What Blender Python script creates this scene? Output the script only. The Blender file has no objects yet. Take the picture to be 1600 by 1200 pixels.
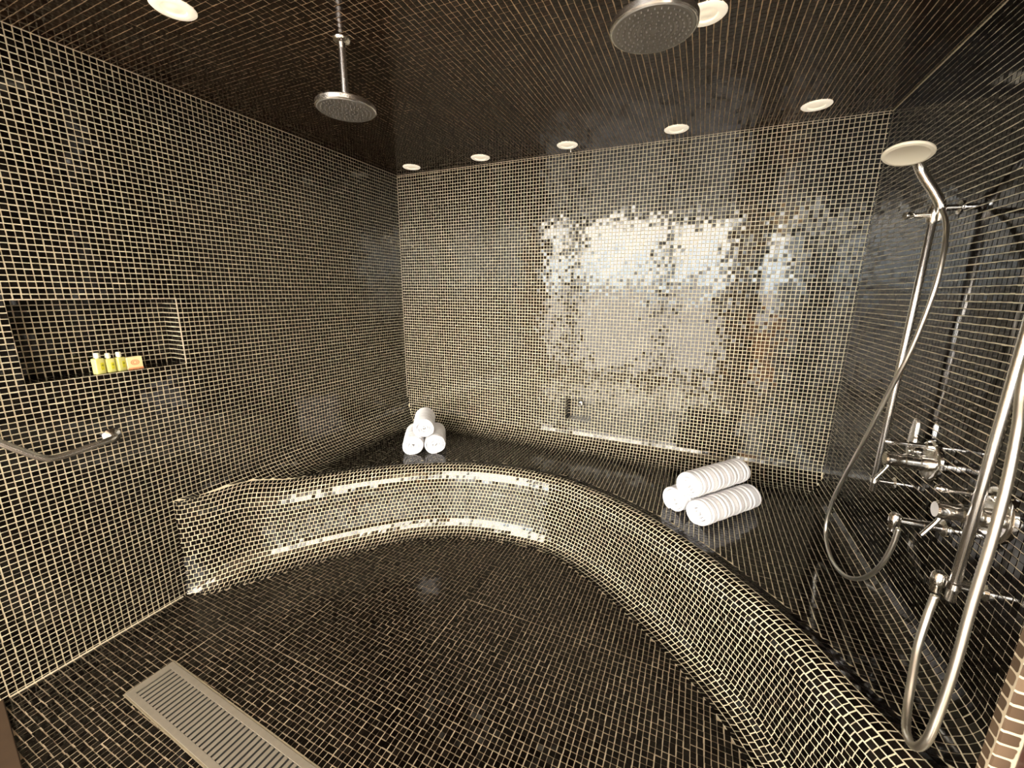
import bpy, bmesh, math, random
import numpy as np
from mathutils import Vector, Matrix
random.seed(4)
PI = math.pi
SC = bpy.context.scene
COL = SC.collection

# ------------------------------------------------------------------ camera
F_PX, YAW, PITCH, ROLL, EYE = 635.03, 0.42550, 0.22131, 0.011378, 1.526
fwd = Vector((-math.sin(YAW)*math.cos(PITCH), math.cos(YAW)*math.cos(PITCH), -math.sin(PITCH)))
rgt = Vector((math.cos(YAW), math.sin(YAW), 0))
up = rgt.cross(fwd)
r2 = rgt*math.cos(ROLL) + up*math.sin(ROLL)
u2 = -rgt*math.sin(ROLL) + up*math.cos(ROLL)
cam_data = bpy.data.cameras.new('camera')
cam = bpy.data.objects.new('camera', cam_data)
COL.objects.link(cam)
cam.matrix_world = Matrix(((r2.x, u2.x, -fwd.x, 0), (r2.y, u2.y, -fwd.y, 0), (r2.z, u2.z, -fwd.z, EYE), (0, 0, 0, 1)))
cam_data.sensor_width = 36
cam_data.lens = F_PX/1600*36
cam_data.clip_start = 0.02
SC.camera = cam

# ------------------------------------------------------------------ light and exposure
SC.view_settings.view_transform = 'Standard'
SC.view_settings.look = 'None'
SC.view_settings.gamma = 1
SC.view_settings.exposure = -0.38
SKY_STRENGTH = 32.0
LAMP_W = 140.0
SPOT_W = 0.2
world = bpy.data.worlds.new('sky')
SC.world = world
world.use_nodes = True
wn = world.node_tree.nodes; wl = world.node_tree.links
wn.clear()
wo = wn.new('ShaderNodeOutputWorld'); wb = wn.new('ShaderNodeBackground')
wt = wn.new('ShaderNodeTexCoord'); ws = wn.new('ShaderNodeSeparateXYZ'); wr = wn.new('ShaderNodeValToRGB')
wl.new(wt.outputs['Generated'], ws.inputs[0]); wl.new(ws.outputs['Z'], wr.inputs[0])
wr.color_ramp.elements[0].position = 0.0; wr.color_ramp.elements[0].color = (0.36, 0.33, 0.30, 1)
wr.color_ramp.elements[1].position = 0.14; wr.color_ramp.elements[1].color = (1.0, 0.93, 0.82, 1)
e = wr.color_ramp.elements.new(0.03); e.color = (0.72, 0.80, 0.84, 1)
wl.new(wr.outputs[0], wb.inputs[0]); wb.inputs[1].default_value = SKY_STRENGTH
wl.new(wb.outputs[0], wo.inputs[0])

# ------------------------------------------------------------------ room sizes
XL, XR, YB, ZC = -2.2435, 0.744, 2.748, 2.40
YF = 0.30           # front of the steam room
P = 0.0219          # tile pitch
ZB = 0.43           # seat height
TILT_BACK, WAVE_BACK = 0.011, 0.011

# ------------------------------------------------------------------ helpers
def tag(o, label=None, cat=None, group=None, kind=None):
    if label: o['label'] = label
    if cat: o['category'] = cat
    if group: o['group'] = group
    if kind: o['kind'] = kind
    return o

def thing(name, label, cat, loc=(0, 0, 0), rot=(0, 0, 0), group=None):
    o = bpy.data.objects.new(name, None); COL.objects.link(o)
    o.location = loc; o.rotation_euler = rot; o.empty_display_size = 0.05
    return tag(o, label, cat, group)

def box_uv(bm, off=(0, 0, 0)):
    uv = bm.loops.layers.uv.verify()
    for f in bm.faces:
        n = f.normal; a = max(range(3), key=lambda i: abs(n[i]))
        for l in f.loops:
            c = l.vert.co
            l[uv].uv = {0: (c.y-off[1], c.z-off[2]), 1: (c.x-off[0], c.z-off[2]), 2: (c.x-off[0], c.y-off[1])}[a]

def obj(name, bm, mat, parent=None, smooth=False, uv=True, angle=None):
    bm.normal_update()
    if uv: box_uv(bm)
    me = bpy.data.meshes.new(name); bm.to_mesh(me); bm.free()
    me.materials.append(mat)
    if smooth:
        for p in me.polygons: p.use_smooth = True
        if angle is not None:
            me.set_sharp_from_angle(angle=math.radians(angle))
    o = bpy.data.objects.new(name, me); COL.objects.link(o)
    if parent: o.parent = parent
    return o

def struct(name, bm, mat, **k):
    return tag(obj(name, bm, mat, **k), kind='structure')

def add_box(bm, x0, x1, y0, y1, z0, z1, bevel=0, rot=None, seg=2):
    vs = [bm.verts.new(Vector((x, y, z))) for x in (x0, x1) for y in (y0, y1) for z in (z0, z1)]
    q = [(0, 1, 3, 2), (4, 6, 7, 5), (0, 4, 5, 1), (2, 3, 7, 6), (0, 2, 6, 4), (1, 5, 7, 3)]
    fs = [bm.faces.new([vs[i] for i in f]) for f in q]
    if bevel:
        es = list({e for f in fs for e in f.edges})
        r = bmesh.ops.bevel(bm, geom=es, offset=bevel, segments=seg, affect='EDGES', profile=0.5)
    return vs

def add_quad(bm, pts):
    return bm.faces.new([bm.verts.new(Vector(p)) for p in pts])

def frame_for(d):
    d = d.normalized()
    a = Vector((0, 0, 1)) if abs(d.z) < 0.9 else Vector((1, 0, 0))
    u = d.cross(a).normalized(); v = d.cross(u).normalized()
    return u, v

def add_lathe(bm, prof, origin=(0, 0, 0), axis=(0, 0, 1), n=32):
    """prof: list of (radius, distance along the axis)"""
    origin = Vector(origin); ax = Vector(axis).normalized(); u, v = frame_for(ax)
    rings = []
    for r, h in prof:
        c = origin + ax*h
        if r < 1e-6: rings.append([bm.verts.new(c)])
        else: rings.append([bm.verts.new(c + u*(r*math.cos(2*PI*i/n)) + v*(r*math.sin(2*PI*i/n))) for i in range(n)])
    for a, b in zip(rings, rings[1:]):
        for i in range(n):
            j = (i+1) % n
            if len(a) == 1 and len(b) == 1: continue
            if len(a) == 1: bm.faces.new((a[0], b[j], b[i]))
            elif len(b) == 1: bm.faces.new((a[i], a[j], b[0]))
            else: bm.faces.new((a[i], a[j], b[j], b[i]))

def spline(pts, sub=8):
    pts = [Vector(p) for p in pts]
    out = []
    for i in range(len(pts)-1):
        p0 = pts[max(i-1, 0)]; p1 = pts[i]; p2 = pts[i+1]; p3 = pts[min(i+2, len(pts)-1)]
        for k in range(sub):
            t = k/sub
            out.append(0.5*((2*p1) + (p2-p0)*t + (2*p0-5*p1+4*p2-p3)*t*t + (3*p1-p0-3*p2+p3)*t*t*t))
    out.append(pts[-1])
    return out

def add_tube(bm, pts, r, n=14, cap=True, ripple=0, rpitch=0.004):
    pts = [Vector(p) for p in pts]
    d = (pts[1]-pts[0]).normalized(); u, v = frame_for(d)
    rings = []
    for i, p in enumerate(pts):
        a = pts[max(i-1, 0)]; b = pts[min(i+1, len(pts)-1)]
        t = (b-a).normalized()
        u = (u - t*u.dot(t)).normalized(); v = t.cross(u)
        rr = r[i] if isinstance(r, (list, tuple)) else r
        if ripple: rr += ripple*(1 if i % 2 else -1)
        rings.append([bm.verts.new(p + u*(rr*math.cos(2*PI*k/n)) + v*(rr*math.sin(2*PI*k/n))) for k in range(n)])
    for a, b in zip(rings, rings[1:]):
        for i in range(n):
            j = (i+1) % n; bm.faces.new((a[i], a[j], b[j], b[i]))
    if cap:
        bm.faces.new(list(reversed(rings[0]))); bm.faces.new(rings[-1])

def resample(pts, step):
    out = [pts[0]]; acc = 0
    for a, b in zip(pts, pts[1:]):
        L = (b-a).length; pos = step-acc
        while pos <= L:
            out.append(a+(b-a)*(pos/L)); pos += step
        acc = (acc+L) % step
    out.append(pts[-1]); return out

# ------------------------------------------------------------------ materials
def new_mat(name):
    m = bpy.data.materials.new(name); m.use_nodes = True
    nt = m.node_tree; b = nt.nodes['Principled BSDF']
    return m, nt, b

def plain(name, col, rough=0.5, metal=0.0, spec=0.5, noise=0.0, nscale=20, bump=0.0, emit=None, es=0, trans=0, sub=0, ior=1.5):
    m, nt, b = new_mat(name); N = nt.nodes; L = nt.links
    b.inputs['Base Color'].default_value = (*col, 1)
    b.inputs['Roughness'].default_value = rough; b.inputs['Metallic'].default_value = metal
    b.inputs['Specular IOR Level'].default_value = spec; b.inputs['IOR'].default_value = ior
    if trans: b.inputs['Transmission Weight'].default_value = trans
    if emit:
        b.inputs['Emission Color'].default_value = (*emit, 1); b.inputs['Emission Strength'].default_value = es
    tc = N.new('ShaderNodeTexCoord')
    nz = N.new('ShaderNodeTexNoise'); nz.inputs['Scale'].default_value = nscale; nz.inputs['Detail'].default_value = 4
    L.new(tc.outputs['Object'], nz.inputs['Vector'])
    if noise:
        mx = N.new('ShaderNodeMix'); mx.data_type = 'RGBA'
        mx.inputs['A'].default_value = (*[c*(1-noise) for c in col], 1)
        mx.inputs['B'].default_value = (*[min(1, c*(1+noise)) for c in col], 1)
        L.new(nz.outputs['Fac'], mx.inputs['Factor']); L.new(mx.outputs['Result'], b.inputs['Base Color'])
    if bump:
        bp = N.new('ShaderNodeBump'); bp.inputs['Strength'].default_value = bump; bp.inputs['Distance'].default_value = 0.002
        L.new(nz.outputs['Fac'], bp.inputs['Height']); L.new(bp.outputs[0], b.inputs['Normal'])
    return m

def tile_mat(name, pitch=P, gw=0.11, stagger=0.0, sheets=0.0, tilt=0.02, wave=0.0, grout=(0.50, 0.42, 0.30),
             dark=(0.006, 0.0045, 0.0035), light=(0.035, 0.026, 0.018), rough=0.10, ior=1.55, pu=None, wob=0.06):
    """small square glazed mosaic: pale raised joints round dark glossy squares, each set at a slightly different angle"""
    m, nt, b = new_mat(name); N = nt.nodes; L = nt.links
    def M(op, a, bb=None, c=None, clamp=False):
        n = N.new('ShaderNodeMath'); n.operation = op; n.use_clamp = clamp
        for i, x in enumerate((a, bb, c)):
            if x is None: continue
            if isinstance(x, (int, float)): n.inputs[i].default_value = x
            else: L.new(x, n.inputs[i])
        return n.outputs[0]
    uv = N.new('ShaderNodeUVMap')
    sx = N.new('ShaderNodeSeparateXYZ'); L.new(uv.outputs[0], sx.inputs[0])
    # slight hand-set wander of the joints
    nz = N.new('ShaderNodeTexNoise'); nz.inputs['Scale'].default_value = 9; nz.inputs['Detail'].default_value = 2
    L.new(uv.outputs[0], nz.inputs['Vector'])
    nz2 = N.new('ShaderNodeTexNoise'); nz2.inputs['Scale'].default_value = 70; nz2.inputs['Detail'].default_value = 1
    L.new(uv.outputs[0], nz2.inputs['Vector'])
    sn = N.new('ShaderNodeSeparateXYZ'); L.new(nz.outputs['Color'], sn.inputs[0])
    sn2 = N.new('ShaderNodeSeparateXYZ'); L.new(nz2.outputs['Color'], sn2.inputs[0])
    def wander(c, k):
        a = M('MULTIPLY', M('SUBTRACT', sn.outputs[k], 0.5), wob*3.5)
        c2 = M('MULTIPLY', M('SUBTRACT', sn2.outputs[k], 0.5), wob*1.6)
        return M('ADD', c, M('ADD', a, c2))
    U = wander(M('DIVIDE', sx.outputs[0], pu or pitch), 0)
    V = wander(M('DIVIDE', sx.outputs[1], pitch), 1)
    if sheets:
        cu = M('FLOOR', M('DIVIDE', U, 14)); cv = M('FLOOR', M('DIVIDE', V, 14))
        cb = N.new('ShaderNodeCombineXYZ'); L.new(cu, cb.inputs[0]); L.new(cv, cb.inputs[1])
        w = N.new('ShaderNodeTexWhiteNoise'); w.noise_dimensions = '3D'; L.new(cb.outputs[0], w.inputs['Vector'])
        s = N.new('ShaderNodeSeparateXYZ'); L.new(w.outputs['Color'], s.inputs[0])
        U = M('ADD', U, M('MULTIPLY', s.outputs[0], sheets)); V = M('ADD', V, M('MULTIPLY', s.outputs[1], sheets))
    fv = M('FLOOR', V)
    if stagger:
        U = M('ADD', U, M('MULTIPLY', M('MODULO', fv, 2.0), stagger))
    fu = M('FLOOR', U)
    du = M('ABSOLUTE', M('SUBTRACT', M('SUBTRACT', U, fu), 0.5))
    dv = M('ABSOLUTE', M('SUBTRACT', M('SUBTRACT', V, fv), 0.5))
    # rounded-square distance
    k = 7.0
    dd = M('POWER', M('ADD', M('POWER', du, k), M('POWER', dv, k)), 1/k)
    cb = N.new('ShaderNodeCombineXYZ'); L.new(fu, cb.inputs[0]); L.new(fv, cb.inputs[1])
    wn_ = N.new('ShaderNodeTexWhiteNoise'); wn_.noise_dimensions = '3D'; L.new(cb.outputs[0], wn_.inputs['Vector'])
    # joint width varies a little from joint to joint
    gwv = M('ADD', 0.5-gw, M('MULTIPLY', M('SUBTRACT', wn_.outputs['Value'], 0.5), gw*0.5))
    mr = N.new('ShaderNodeMapRange'); mr.interpolation_type = 'SMOOTHSTEP'
    L.new(dd, mr.inputs['Value'])
    L.new(M('SUBTRACT', gwv, 0.015), mr.inputs['From Min']); L.new(M('ADD', gwv, 0.035), mr.inputs['From Max'])
    mask = mr.outputs['Result']
    # tile colour
    cr = N.new('ShaderNodeMix'); cr.data_type = 'RGBA'
    cr.inputs['A'].default_value = (*dark, 1); cr.inputs['B'].default_value = (*light, 1)
    L.new(M('POWER', wn_.outputs['Value'], 2.5), cr.inputs['Factor'])
    gr = N.new('ShaderNodeMix'); gr.data_type = 'RGBA'
    gr.inputs['A'].default_value = (*[c*0.72 for c in grout], 1); gr.inputs['B'].default_value = (*[min(1, c*1.22) for c in grout], 1)
    nz3 = N.new('ShaderNodeTexNoise'); nz3.inputs['Scale'].default_value = 5; nz3.inputs['Detail'].default_value = 5
    L.new(uv.outputs[0], nz3.inputs['Vector']); L.new(nz3.outputs['Fac'], gr.inputs['Factor'])
    cm = N.new('ShaderNodeMix'); cm.data_type = 'RGBA'
    L.new(mask, cm.inputs['Factor']); L.new(cr.outputs['Result'], cm.inputs['A']); L.new(gr.outputs['Result'], cm.inputs['B'])
    L.new(cm.outputs['Result'], b.inputs['Base Color'])
    L.new(M('ADD', M('MULTIPLY', mask, 0.6), M('ADD', rough, M('MULTIPLY', wn_.outputs['Value'], 0.06))), b.inputs['Roughness'])
    b.inputs['IOR'].default_value = ior
    L.new(M('SUBTRACT', 0.5, M('MULTIPLY', mask, 0.35)), b.inputs['Specular IOR Level'])
    # every tile sits at its own angle
    geo = N.new('ShaderNodeNewGeometry')
    vs = N.new('ShaderNodeVectorMath'); vs.operation = 'SUBTRACT'; L.new(wn_.outputs['Color'], vs.inputs[0]); vs.inputs[1].default_value = (.5, .5, .5)
    vm = N.new('ShaderNodeVectorMath'); vm.operation = 'SCALE'; L.new(vs.outputs[0], vm.inputs[0]); vm.inputs['Scale'].default_value = tilt*2
    nrm = geo.outputs['Normal']
    va = N.new('ShaderNodeVectorMath'); va.operation = 'ADD'; L.new(nrm, va.inputs[0]); L.new(vm.outputs[0], va.inputs[1])
    last = va.outputs[0]
    if wave:
        nw = N.new('ShaderNodeTexNoise'); nw.inputs['Scale'].default_value = 7; nw.inputs['Detail'].default_value = 3
        L.new(cb.outputs[0], nw.inputs['Vector']); nw.inputs['Scale'].default_value = 0.17
        w1 = N.new('ShaderNodeVectorMath'); w1.operation = 'SUBTRACT'; L.new(nw.outputs['Color'], w1.inputs[0]); w1.inputs[1].default_value = (.5, .5, .5)
        w2 = N.new('ShaderNodeVectorMath'); w2.operation = 'SCALE'; L.new(w1.outputs[0], w2.inputs[0]); w2.inputs['Scale'].default_value = wave*2
        w3 = N.new('ShaderNodeVectorMath'); w3.operation = 'ADD'; L.new(last, w3.inputs[0]); L.new(w2.outputs[0], w3.inputs[1]); last = w3.outputs[0]
    vn = N.new('ShaderNodeVectorMath'); vn.operation = 'NORMALIZE'; L.new(last, vn.inputs[0])
    L.new(vn.outputs[0], b.inputs['Normal'])
    return m

def glass_tile(name, dark=(0.0016, 0.0011, 0.0008), light=(0.007, 0.005, 0.0035), rough=0.07, ior=1.52):
    """one glazed square: every separate tile gets its own shade and gloss"""
    m, nt, b = new_mat(name); N = nt.nodes; L = nt.links
    g = N.new('ShaderNodeNewGeometry')
    pw = N.new('ShaderNodeMath'); pw.operation = 'POWER'; pw.inputs[1].default_value = 3.0
    L.new(g.outputs['Random Per Island'], pw.inputs[0])
    mx = N.new('ShaderNodeMix'); mx.data_type = 'RGBA'
    mx.inputs['A'].default_value = (*dark, 1); mx.inputs['B'].default_value = (*light, 1)
    L.new(pw.outputs[0], mx.inputs['Factor']); L.new(mx.outputs['Result'], b.inputs['Base Color'])
    mr = N.new('ShaderNodeMapRange'); mr.inputs['To Min'].default_value = rough*0.7; mr.inputs['To Max'].default_value = rough*1.5
    L.new(g.outputs['Random Per Island'], mr.inputs['Value']); L.new(mr.outputs[0], b.inputs['Roughness'])
    b.inputs['IOR'].default_value = ior
    return m
M_grout = plain('grout', (0.60, 0.53, 0.38), rough=0.85, spec=0.2, noise=0.22, nscale=9)
M_grout_ceiling = plain('grout_ceiling', (0.50, 0.38, 0.24), rough=0.85, spec=0.2, noise=0.25, nscale=7)  # browner than the wall grout: warm bounce light put into the colour
M_grout_floor = plain('grout_floor', (0.36, 0.29, 0.20), rough=0.8, spec=0.3, noise=0.55, nscale=5)
M_tile = glass_tile('glass_tile')
M_tile_ceiling = glass_tile('glass_tile_ceiling', dark=(0.007, 0.003, 0.0015), light=(0.022, 0.009, 0.004), rough=0.10)  # brown reflections of the room put into the tile colour
M_tile_floor = glass_tile('glass_tile_floor', rough=0.10)
M_jamb = tile_mat('mosaic_jamb', gw=0.09, tilt=0.02, pu=0.033, dark=(0.07, 0.045, 0.028), light=(0.16, 0.11, 0.07))  # lighter than the other tiles: reflected daylight put into the colour
M_chrome = plain('chrome', (0.88, 0.86, 0.83), rough=0.13, metal=1)
M_rail = plain('rail_chrome', (0.92, 0.90, 0.88), rough=0.24, metal=1)
M_steel = plain('brushed_steel', (0.25, 0.22, 0.175), rough=0.45, metal=0.45, noise=0.12, nscale=60)
M_hose = plain('hose_steel', (0.86, 0.82, 0.74), rough=0.32, metal=1)
M_black = plain('black_void', (0.004, 0.004, 0.004), rough=0.7)
M_towel = plain('towel_cotton', (0.80, 0.79, 0.81), rough=0.95, spec=0.1, bump=0.6, nscale=420)
M_cream = plain('cream_plastic', (0.82, 0.76, 0.60), rough=0.32)
M_trim = plain('lamp_trim', (0.86, 0.80, 0.66), rough=0.4, emit=(1, 0.88, 0.68), es=0.75)  # ring is no lamp: glow added so the whole disc looks bright
M_lamp = plain('lamp_diffuser', (0.9, 0.85, 0.7), rough=0.5, emit=(1, 0.86, 0.64), es=0.62)
M_face = plain('spray_plate', (0.20, 0.19, 0.17), rough=0.35, metal=0.5)
M_nozzle = plain('nozzle_rubber', (0.10, 0.09, 0.08), rough=0.6)
M_stone = plain('threshold_stone', (0.045, 0.028, 0.016), rough=0.65, spec=0.2, noise=0.4, nscale=8)
M_wood = plain('door_wood', (0.05, 0.014, 0.010), rough=0.35, noise=0.35, nscale=12)
M_bottle = plain('bottle_yellow', (0.78, 0.76, 0.25), rough=0.25)
M_cap = plain('bottle_cap', (0.85, 0.86, 0.66), rough=0.3)
M_label = plain('bottle_label', (0.70, 0.66, 0.02), rough=0.5)
M_mark = plain('label_mark', (0.30, 0.30, 0.02), rough=0.5)
M_card = plain('soap_card', (0.90, 0.78, 0.42), rough=0.6)
M_cardor = plain('soap_card_orange', (0.80, 0.33, 0.14), rough=0.6)
M_plaster = plain('bathroom_plaster', (0.42, 0.33, 0.24), rough=0.8, noise=0.08, nscale=3)
M_white = plain('bathroom_ceiling', (0.42, 0.36, 0.30), rough=0.8)
M_marble = plain('bathroom_floor', (0.42, 0.38, 0.33), rough=0.15, noise=0.3, nscale=3)
M_frame = plain('window_frame_dark', (0.10, 0.08, 0.06), rough=0.4)
M_grime = plain('niche_edge', (0.17, 0.14, 0.09), rough=0.7, noise=0.4, nscale=40)
M_joint = plain('corner_joint', (0.55, 0.47, 0.35), rough=0.7, noise=0.3, nscale=25)

# ------------------------------------------------------------------ shell of the steam room
T = 0.12
# --- mosaic: every tile is a raised square of its own on the grout bed
GAP, TH = 0.0034, 0.0018
RB, RR, RLC = 0.15, 0.10, 0.20
GX = XL
GY = (YB-RB-(ZB+RB-0.0-RB*PI/2)) % P
GZL = (XL+2*RLC+ZB-RLC*PI/2-GX) % P
GZR = (GX-XR+2*RR+ZB-RR*PI/2) % P
rng = np.random.default_rng(7)
def lines(g, lo, hi):
    k0 = math.floor((lo-g)/P); k1 = math.ceil((hi-g)/P)
    return [g+k*P for k in range(k0, k1+1)]

def tiled(name, bed, mats, cells, normals, parent=None, tilt=0.012, wave=0.02, jit=0.0004, sheet=0.0, smooth_bed=False, structure=True, gap=GAP):
    """bed: bmesh of the grout bed; cells: (n,4,3) full-pitch squares on it; normals: (n,3)"""
    bed.normal_update()
    me0 = bpy.data.meshes.new(name); bed.to_mesh(me0); bed.free()
    nv0 = len(me0.vertices); bv = np.zeros(nv0*3); me0.vertices.foreach_get('co', bv); bv = bv.reshape(-1, 3)
    faces = [list(p.vertices) for p in me0.polygons]
    nb = len(faces)
    bpy.data.meshes.remove(me0)
    C = np.array(cells, float); Nn = np.array(normals, float); n = len(C)
    ctr = C.mean(1)
    cr = np.cross(C[:, 1]-C[:, 0], C[:, 2]-C[:, 0]); flip = (cr*Nn).sum(1) < 0
    C[flip] = C[flip][:, ::-1]
    e1 = C[:, 1]-C[:, 0]; e1l = np.linalg.norm(e1, axis=1); e2 = C[:, 3]-C[:, 0]; e2l = np.linalg.norm(e2, axis=1)
    e1n = e1/e1l[:, None]; e2n = e2/e2l[:, None]
    off = rng.normal(0, jit, (n, 2))
    if sheet:
        key = np.floor(ctr/(P*14)).astype(int); h = np.abs(np.sin(key@np.array([127.1, 311.7, 74.7]))*43758.5453)
        off[:, 0] += (h % 1-.5)*2*sheet; off[:, 1] += ((h*7.3) % 1-.5)*2*sheet
    sh = e1n*off[:, :1]+e2n*off[:, 1:]
    def ring(inset):
        f1 = (1-(gap+2*inset)/P); R = ctr[:, None]+(C-ctr[:, None])*f1; return R+sh[:, None]
    base = ring(0.0); topr = ring(0.00035)
    # tilt of each tile: its own plus a slow wave over the sheet
    ph = ctr*2*PI
    w1 = np.sin(ph@np.array([2.3, 1.9, 2.9])+1)+np.sin(ph@np.array([-3.1, 4.3, 3.3])+2)+.7*np.sin(ph@np.array([7.3, -6.1, 6.7]))
    w2 = np.sin(ph@np.array([2.9, -2.3, -1.7])+3)+np.sin(ph@np.array([4.1, 3.7, -4.9])+.5)+.7*np.sin(ph@np.array([-6.3, 7.9, 7.1])+4)
    t1 = rng.normal(0, tilt, n)+wave*w1*.45; t2 = rng.normal(0, tilt, n)+wave*w2*.45
    d = topr-ctr[:, None]
    dz = (d*e1n[:, None]).sum(2)*t1[:, None]+(d*e2n[:, None]).sum(2)*t2[:, None]
    topr = topr+Nn[:, None]*(TH+dz)[:, :, None]
    V = np.concatenate([base, topr], 1).reshape(-1, 3)
    allv = np.concatenate([bv, V]); me = bpy.data.meshes.new(name)
    idx = (np.arange(n)*8+nv0)[:, None]
    q = []
    q.append(idx+np.array([[4, 5, 6, 7]]))
    for a in range(4):
        b = (a+1) % 4; q.append(idx+np.array([[a, b, b+4, a+4]]))
    Q = np.stack(q, 1).reshape(-1, 4)
    loops = [v for f in faces for v in f]; starts = []; k = 0
    for f in faces: starts.append(k); k += len(f)
    nl = k+Q.size
    me.vertices.add(len(allv)); me.vertices.foreach_set('co', allv.ravel())
    me.loops.add(nl); me.loops.foreach_set('vertex_index', np.concatenate([np.array(loops, int), Q.ravel()]).astype(np.int32))
    me.polygons.add(nb+len(Q))
    me.polygons.foreach_set('loop_start', np.concatenate([np.array(starts, int), k+4*np.arange(len(Q))]).astype(np.int32))
    mi = np.zeros(nb+len(Q), np.int32); mi[nb:] = 1
    me.polygons.foreach_set('material_index', mi)
    sm = np.zeros(nb+len(Q), bool); sm[:nb] = smooth_bed
    me.polygons.foreach_set('use_smooth', sm)
    for m_ in mats: me.materials.append(m_)
    me.update(calc_edges=True); me.validate()
    o = bpy.data.objects.new(name, me); COL.objects.link(o)
    if parent: o.parent = parent
    if structure: o['kind'] = 'structure'
    return o

# --- bench outline, needed by the tiled walls and floor
def RL(y): return min(RLC, max(0.087, 0.087+(y-.968)*0.15))
def cove(r, d):
    return 0.0 if d >= r else r-math.sqrt(max(0, r*r-(r-d)**2))
def seat_z(x, y):
    return ZB+max(cove(RL(y), x-XL), cove(RB, YB-y), cove(RR, XR-x))
TOP = [(-2.2435, .968), (-2.232, 1.12), (-2.20, 1.34), (-2.10, 1.50), (-1.95, 1.67), (-1.75, 1.87), (-1.50, 2.05), (-1.24, 2.17), (-.93, 2.225), (-.64, 2.21), (-.40, 2.13), (-.22, 2.04), (-.06, 1.94), (.12, 1.79), (.30, 1.60), (.43, 1.44), (.51, 1.29), (.575, 1.18), (.66, 1.02), (.7435, .86)]
BASE = [(-2.2435, .945), (-2.15, 1.00), (-2.06, 1.11), (-1.97, 1.235), (-1.85, 1.41), (-1.70, 1.60), (-1.50, 1.82), (-1.25, 1.965), (-.99, 2.04), (-.76, 2.065), (-.58, 2.02), (-.40, 1.93), (-.24, 1.82), (-.08, 1.70), (.08, 1.56), (.20, 1.43), (.28, 1.31), (.36, 1.17), (.46, .99), (.55, .80)]
top = spline([(x, y, 0) for x, y in TOP], 6); base = spline([(x, y, 0) for x, y in BASE], 6)
def edge_at(path, x):
    for a, b_ in zip(path, path[1:]):
        if a.x <= x <= b_.x+1e-6: return a.y+(b_.y-a.y)*(x-a.x)/max(1e-9, b_.x-a.x)
    return path[-1].y if x > path[-1].x else path[0].y
def y_edge(x): return edge_at(top, x)
def y_base(x): return edge_at(base, x)
def ext_(i_): return 1+.2*(0 if i_ <= 0 else (.05*i_/18 if i_ < 18 else min(1, .05+.95*(i_-18)/12)))
top2 = [Vector((min(max((b_+(t_-b_)*ext_(i_)).x, XL), XR), (b_+(t_-b_)*ext_(i_)).y, 0)) for i_, (b_, t_) in enumerate(zip(base, top))]
top2 = [q_ for i_, q_ in enumerate(top2) if i_ == 0 or q_.x > max(p_.x for p_ in top2[:i_])+1e-5]
def y_lip(x): return edge_at(top2, x)

DR = (-1.858, 0.617, -0.03, 1.15, 0.158)       # drain: start, centre line, turn, length, width
DL, DW = DR[3], DR[4]
def in_drain(x, y, m=0.0):
    c_, s_ = math.cos(-DR[2]), math.sin(-DR[2]); u_, v_ = x-DR[0], y-DR[1]
    a_, b_ = u_*c_-v_*s_, u_*s_+v_*c_
    return m < a_ < DL-m and abs(b_) < DW/2-m

def plane_cells(fn, us, vs, keep, nrm):
    C, Nn = [], []
    for a, a2 in zip(us, us[1:]):
        for b, b2 in zip(vs, vs[1:]):
            if keep((a+a2)/2, (b+b2)/2):
                C.append([fn(a, b), fn(a2, b), fn(a2, b2), fn(a, b2)]); Nn.append(nrm)
    return C, Nn

# floor
bm = bmesh.new(); add_quad(bm, [(XL-T, YF-.4, 0), (XR+T, YF-.4, 0), (XR+T, YB+T, 0), (XL-T, YB+T, 0)])
add_quad(bm, [(XL-T, YB+T, -.1), (XR+T, YB+T, -.1), (XR+T, YF-.4, -.1), (XL-T, YF-.4, -.1)])
def floor_keep(x, y):
    if y > (y_base(x)+.003 if x < .55 else .8) or in_drain(x, y, .006) or x < XL+.006: return False
    thy = .334-(x-XL)*.1645
    return not (thy-.13 < y < thy-.006)
C, Nn = plane_cells(lambda a, b: (a, b, 0), lines(GX, XL, .74), lines(GY, -.1, 2.1), floor_keep, (0, 0, 1))
tiled('floor', bm, (M_grout_floor, M_tile_floor), C, Nn, tilt=.012, wave=.012, jit=.0006, sheet=.0015, gap=.0028)
# ceiling
bm = bmesh.new(); add_box(bm, XL-T, XR+T, YF-.1, YB+T, ZC, ZC+.45)
C, Nn = plane_cells(lambda a, b: (a, b, ZC), lines(GX, XL, XR-.005), lines(GY, YF-.09, YB-.01), lambda a, b: True, (0, 0, -1))
tiled('ceiling', bm, (M_grout_ceiling, M_tile_ceiling), C, Nn, tilt=.008, wave=.012, jit=.0004, sheet=.0007, gap=.0029)

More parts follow.
